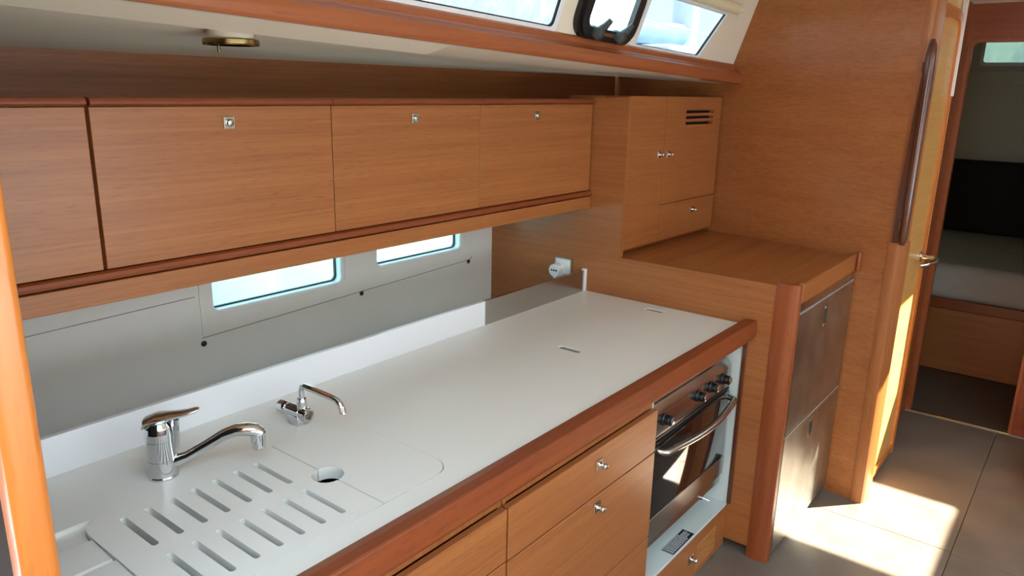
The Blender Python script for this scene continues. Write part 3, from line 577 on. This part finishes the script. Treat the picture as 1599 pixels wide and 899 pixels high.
for a, h in ((0, 0.060), (0, 0.085), (0.001, 0.093), (0.005, 0.099), (0.012, 0.1015), (0.05, 0.0985), (0.10, 0.0940), (0.115, 0.0910), (0.125, 0.084), (0.131, 0.072), (0.134, 0.062)):
    ar.append(pv + Vector((0.12, -0.99, 0)).normalized() * a + Vector((0, 0, h)))
MB().tube(ar, [0.0072] * 9 + [0.0078, 0.0078], 14).build('arm', 'chrome', st, True)
# ================================================================== DRAWER UNITS
FYc = 0.010
def unit(x0, x1, label, zs_, knobs):
    u = thing('drawer_unit', ((x0 + x1) / 2, 0.3, 0.08), label, 'cabinet', 'drawer units under the worktop')
    c = MB(); c.box(x0, x0 + 0.014, 0.030, 0.60, 0.08, 0.845); c.box(x1 - 0.014, x1, 0.030, 0.60, 0.08, 0.845)
    c.box(x0 + 0.014, x1 - 0.014, 0.030, 0.60, 0.08, 0.095); c.box(x0 + 0.014, x1 - 0.014, 0.58, 0.60, 0.095, 0.66); c.box(x0 + 0.014, x1 - 0.014, 0.030, 0.05, 0.79, 0.845)
    c.build('carcass', 'veneer_z', u)
    for k, (a, b) in enumerate(zs_):
        d = MB().box(x0 + 0.0015, x1 - 0.0015, FYc, 0.028, a + 0.0012, b - 0.0012, 0.0012, 1).build('drawer_front', 'veneer_x', u)
        if k < len(knobs): latch(d, knobs[k][0], FYc, knobs[k][1], 'ball', 0.030)
    MB().box(x0, x1, 0.06, 0.08, 0.003, 0.079).build('kick_board', 'dark', u)
    return u
unit(1.180, 1.888, 'wider drawer unit with two chrome knobs, next to the oven', ((0.652, 0.789), (0.363, 0.650), (0.09, 0.361)), ((1.562, 0.742), (1.562, 0.616)))
unit(0.302, 1.176, 'drawer unit at the left, under the sink, no knob in view', ((0.655, 0.789), (0.363, 0.653), (0.09, 0.361)), ())
# ================================================================== OVEN BAY
oc = thing('oven_bay', (2.2, 0.3, 0.0), 'pale lined oven bay with a louvred wooden panel below', 'cabinet')
lin = MB()
lin.box(X1 - 0.006, X1 - 0.0005, 0.010, 0.60, 0.19, 0.848)
lin.box(1.8895, 1.8955, 0.030, 0.60, 0.19, 0.848)
lin.box(1.8960, X1 - 0.0065, 0.585, 0.60, 0.19, 0.66)
lin.build('lining', 'niche', oc)
MB().box(1.8895, X1 - 0.0005, 0.0105, 0.60, 0.178, 0.1895).build('shelf', 'niche', oc)
MB().box(X1 - 0.010, X1 + 0.0, -0.006, 0.009, 0.19, 0.846, 0.002).build('side_lipping', 'dark_solid', oc)
lv_s = []
for k in range(8):
    z = 0.128 - 0.0135 * k
    lv_s.append(rrect(2.275, 2.445, z - 0.0028, z + 0.0028, 0.0025, 3))
gp = MB().plate([rrect(1.891, X1 - 0.002, 0.012, 0.1765, 0.002, 2)] + lv_s, XZ, 0.008, 0.026).build('louvre_panel', 'veneer_x', oc)
for k in range(8):
    z = 0.128 - 0.0135 * k
    MB().plate([[(2.272, z - 0.0034), (2.448, z - 0.0034), (2.448, z + 0.0016), (2.272, z + 0.0016)]], XZ, 0.0095, 0.024).build('louvre', 'door_wood', gp)
latch(gp, 2.225, 0.008, 0.105, 'ball', 0.030)
cx_ = MB().lathe((2.085, 0.008, 0.085), [(0.014, 0), (0.014, 0.002), (0.011, 0.003), (0.001, 0.003)], (0, -1, 0), 18).build('cover_disc', 'solid_x', gp, True)
sk_ = thing('warning_label', (2.17, 0.034, 0.1897), 'black label with rows of white print on the shelf below the oven', 'label')
MB().box(2.090, 2.252, 0.0125, 0.057, 0.1897, 0.1903).build('backing', 'sticker', sk_)
tx_ = MB(); random.seed(3)
for r in range(6):
    y = 0.0525 - 0.0066 * r; x = 2.094
    end = 2.247 if r not in (0, 5) else 2.215
    while x < end - 0.006:
        w = random.uniform(0.006, 0.018); w = min(w, end - x)
        tx_.box(x, x + w, y - 0.0019, y + 0.0019, 0.1904, 0.1906); x += w + 0.0022
o_ = tx_.build('print', 'ink', sk_); o_['kind'] = 'stuff'
ov = thing('oven', (2.2, 0.3, 0.28), 'stainless gimballed oven with four black knobs and a bowed handle', 'oven')
OX0, OX1, OY = 1.915, 2.503, 0.040
MB().box(OX0 + 0.01, OX1 - 0.01, OY + 0.022, 0.50, 0.285, 0.765).build('body', 'steel', ov)
cp_ = MB(); cp_.sweep_x([(OY + 0.020, 0.668), (OY - 0.004, 0.668), (OY - 0.004, 0.742), (OY, 0.752), (OY + 0.012, 0.770), (OY + 0.020, 0.772)], OX0, OX1)
cpo = cp_.build('control_panel', 'steel', ov, True)
for x in (1.985, 2.226, 2.328, 2.428):
    kn = MB(); kn.lathe((x, OY - 0.0045, 0.716), [(0.021, 0), (0.021, 0.004), (0.017, 0.007), (0.0155, 0.020), (0.014, 0.024)], (0, -1, 0), 20)
    kn.box(x - 0.0065, x + 0.0065, OY - 0.032, OY - 0.026, 0.699, 0.733, 0.002)
    ko = kn.build('knob', 'black', cpo, True); ko['label'] = 'black control knob with a chrome nose'
    MB().lathe((x + 0.002, OY - 0.0325, 0.716), [(0.0125, 0), (0.0125, 0.002), (0.010, 0.0035), (0.001, 0.004)], (0, -1, 0), 18).build('knob_nose', 'chrome', cpo, True)
MB().box(OX0, OX1, OY - 0.004, OY + 0.020, 0.654, 0.664, 0.001).build('gap_strip', 'gasket', ov)
dd = MB().box(OX0, OX1, OY - 0.008, OY + 0.020, 0.318, 0.652, 0.003).build('door', 'oven_glass', ov, True)
MB().box(OX0, OX1, OY - 0.0100, OY - 0.0081, 0.318, 0.390, 0.0006, 1).build('door_sill', 'steel', dd)
hp = [(OX0 + 0.02, OY - 0.010, 0.632), (OX0 + 0.022, OY - 0.030, 0.630)]
for k in range(11):
    t = k / 10; hp.append((OX0 + 0.03 + (OX1 - OX0 - 0.06) * t, OY - 0.040 - 0.026 * math.sin(math.pi * t), 0.628 - 0.004 * math.sin(math.pi * t)))
hp += [(OX1 - 0.022, OY - 0.030, 0.630), (OX1 - 0.02, OY - 0.010, 0.632)]
MB().tube(hp, 0.0115, 14).build('handle', 'steel', dd, True)
MB().box(OX0, OX1, OY - 0.002, OY + 0.03, 0.278, 0.306, 0.002).build('bottom_rail', 'steel', ov)
MB().box(OX0, OX1, OY + 0.004, OY + 0.03, 0.307, 0.317).build('shadow_gap', 'gasket', ov)
MB().box(2.36, 2.38, OY + 0.003, OY + 0.03, 0.262, 0.277, 0.001).build('bolt_plate', 'gasket', ov)
MB().tube([(2.37, OY + 0.004, 0.268), (2.375, OY - 0.022, 0.262)], [0.005, 0.004], 10).build('gimbal_bolt', 'chrome', ov, True)
gz = MB(); gz.tube([(2.5035, 0.26, 0.50), (2.5235, 0.26, 0.50)], 0.012, 12); gz.build('pivot', 'steel', ov, True)
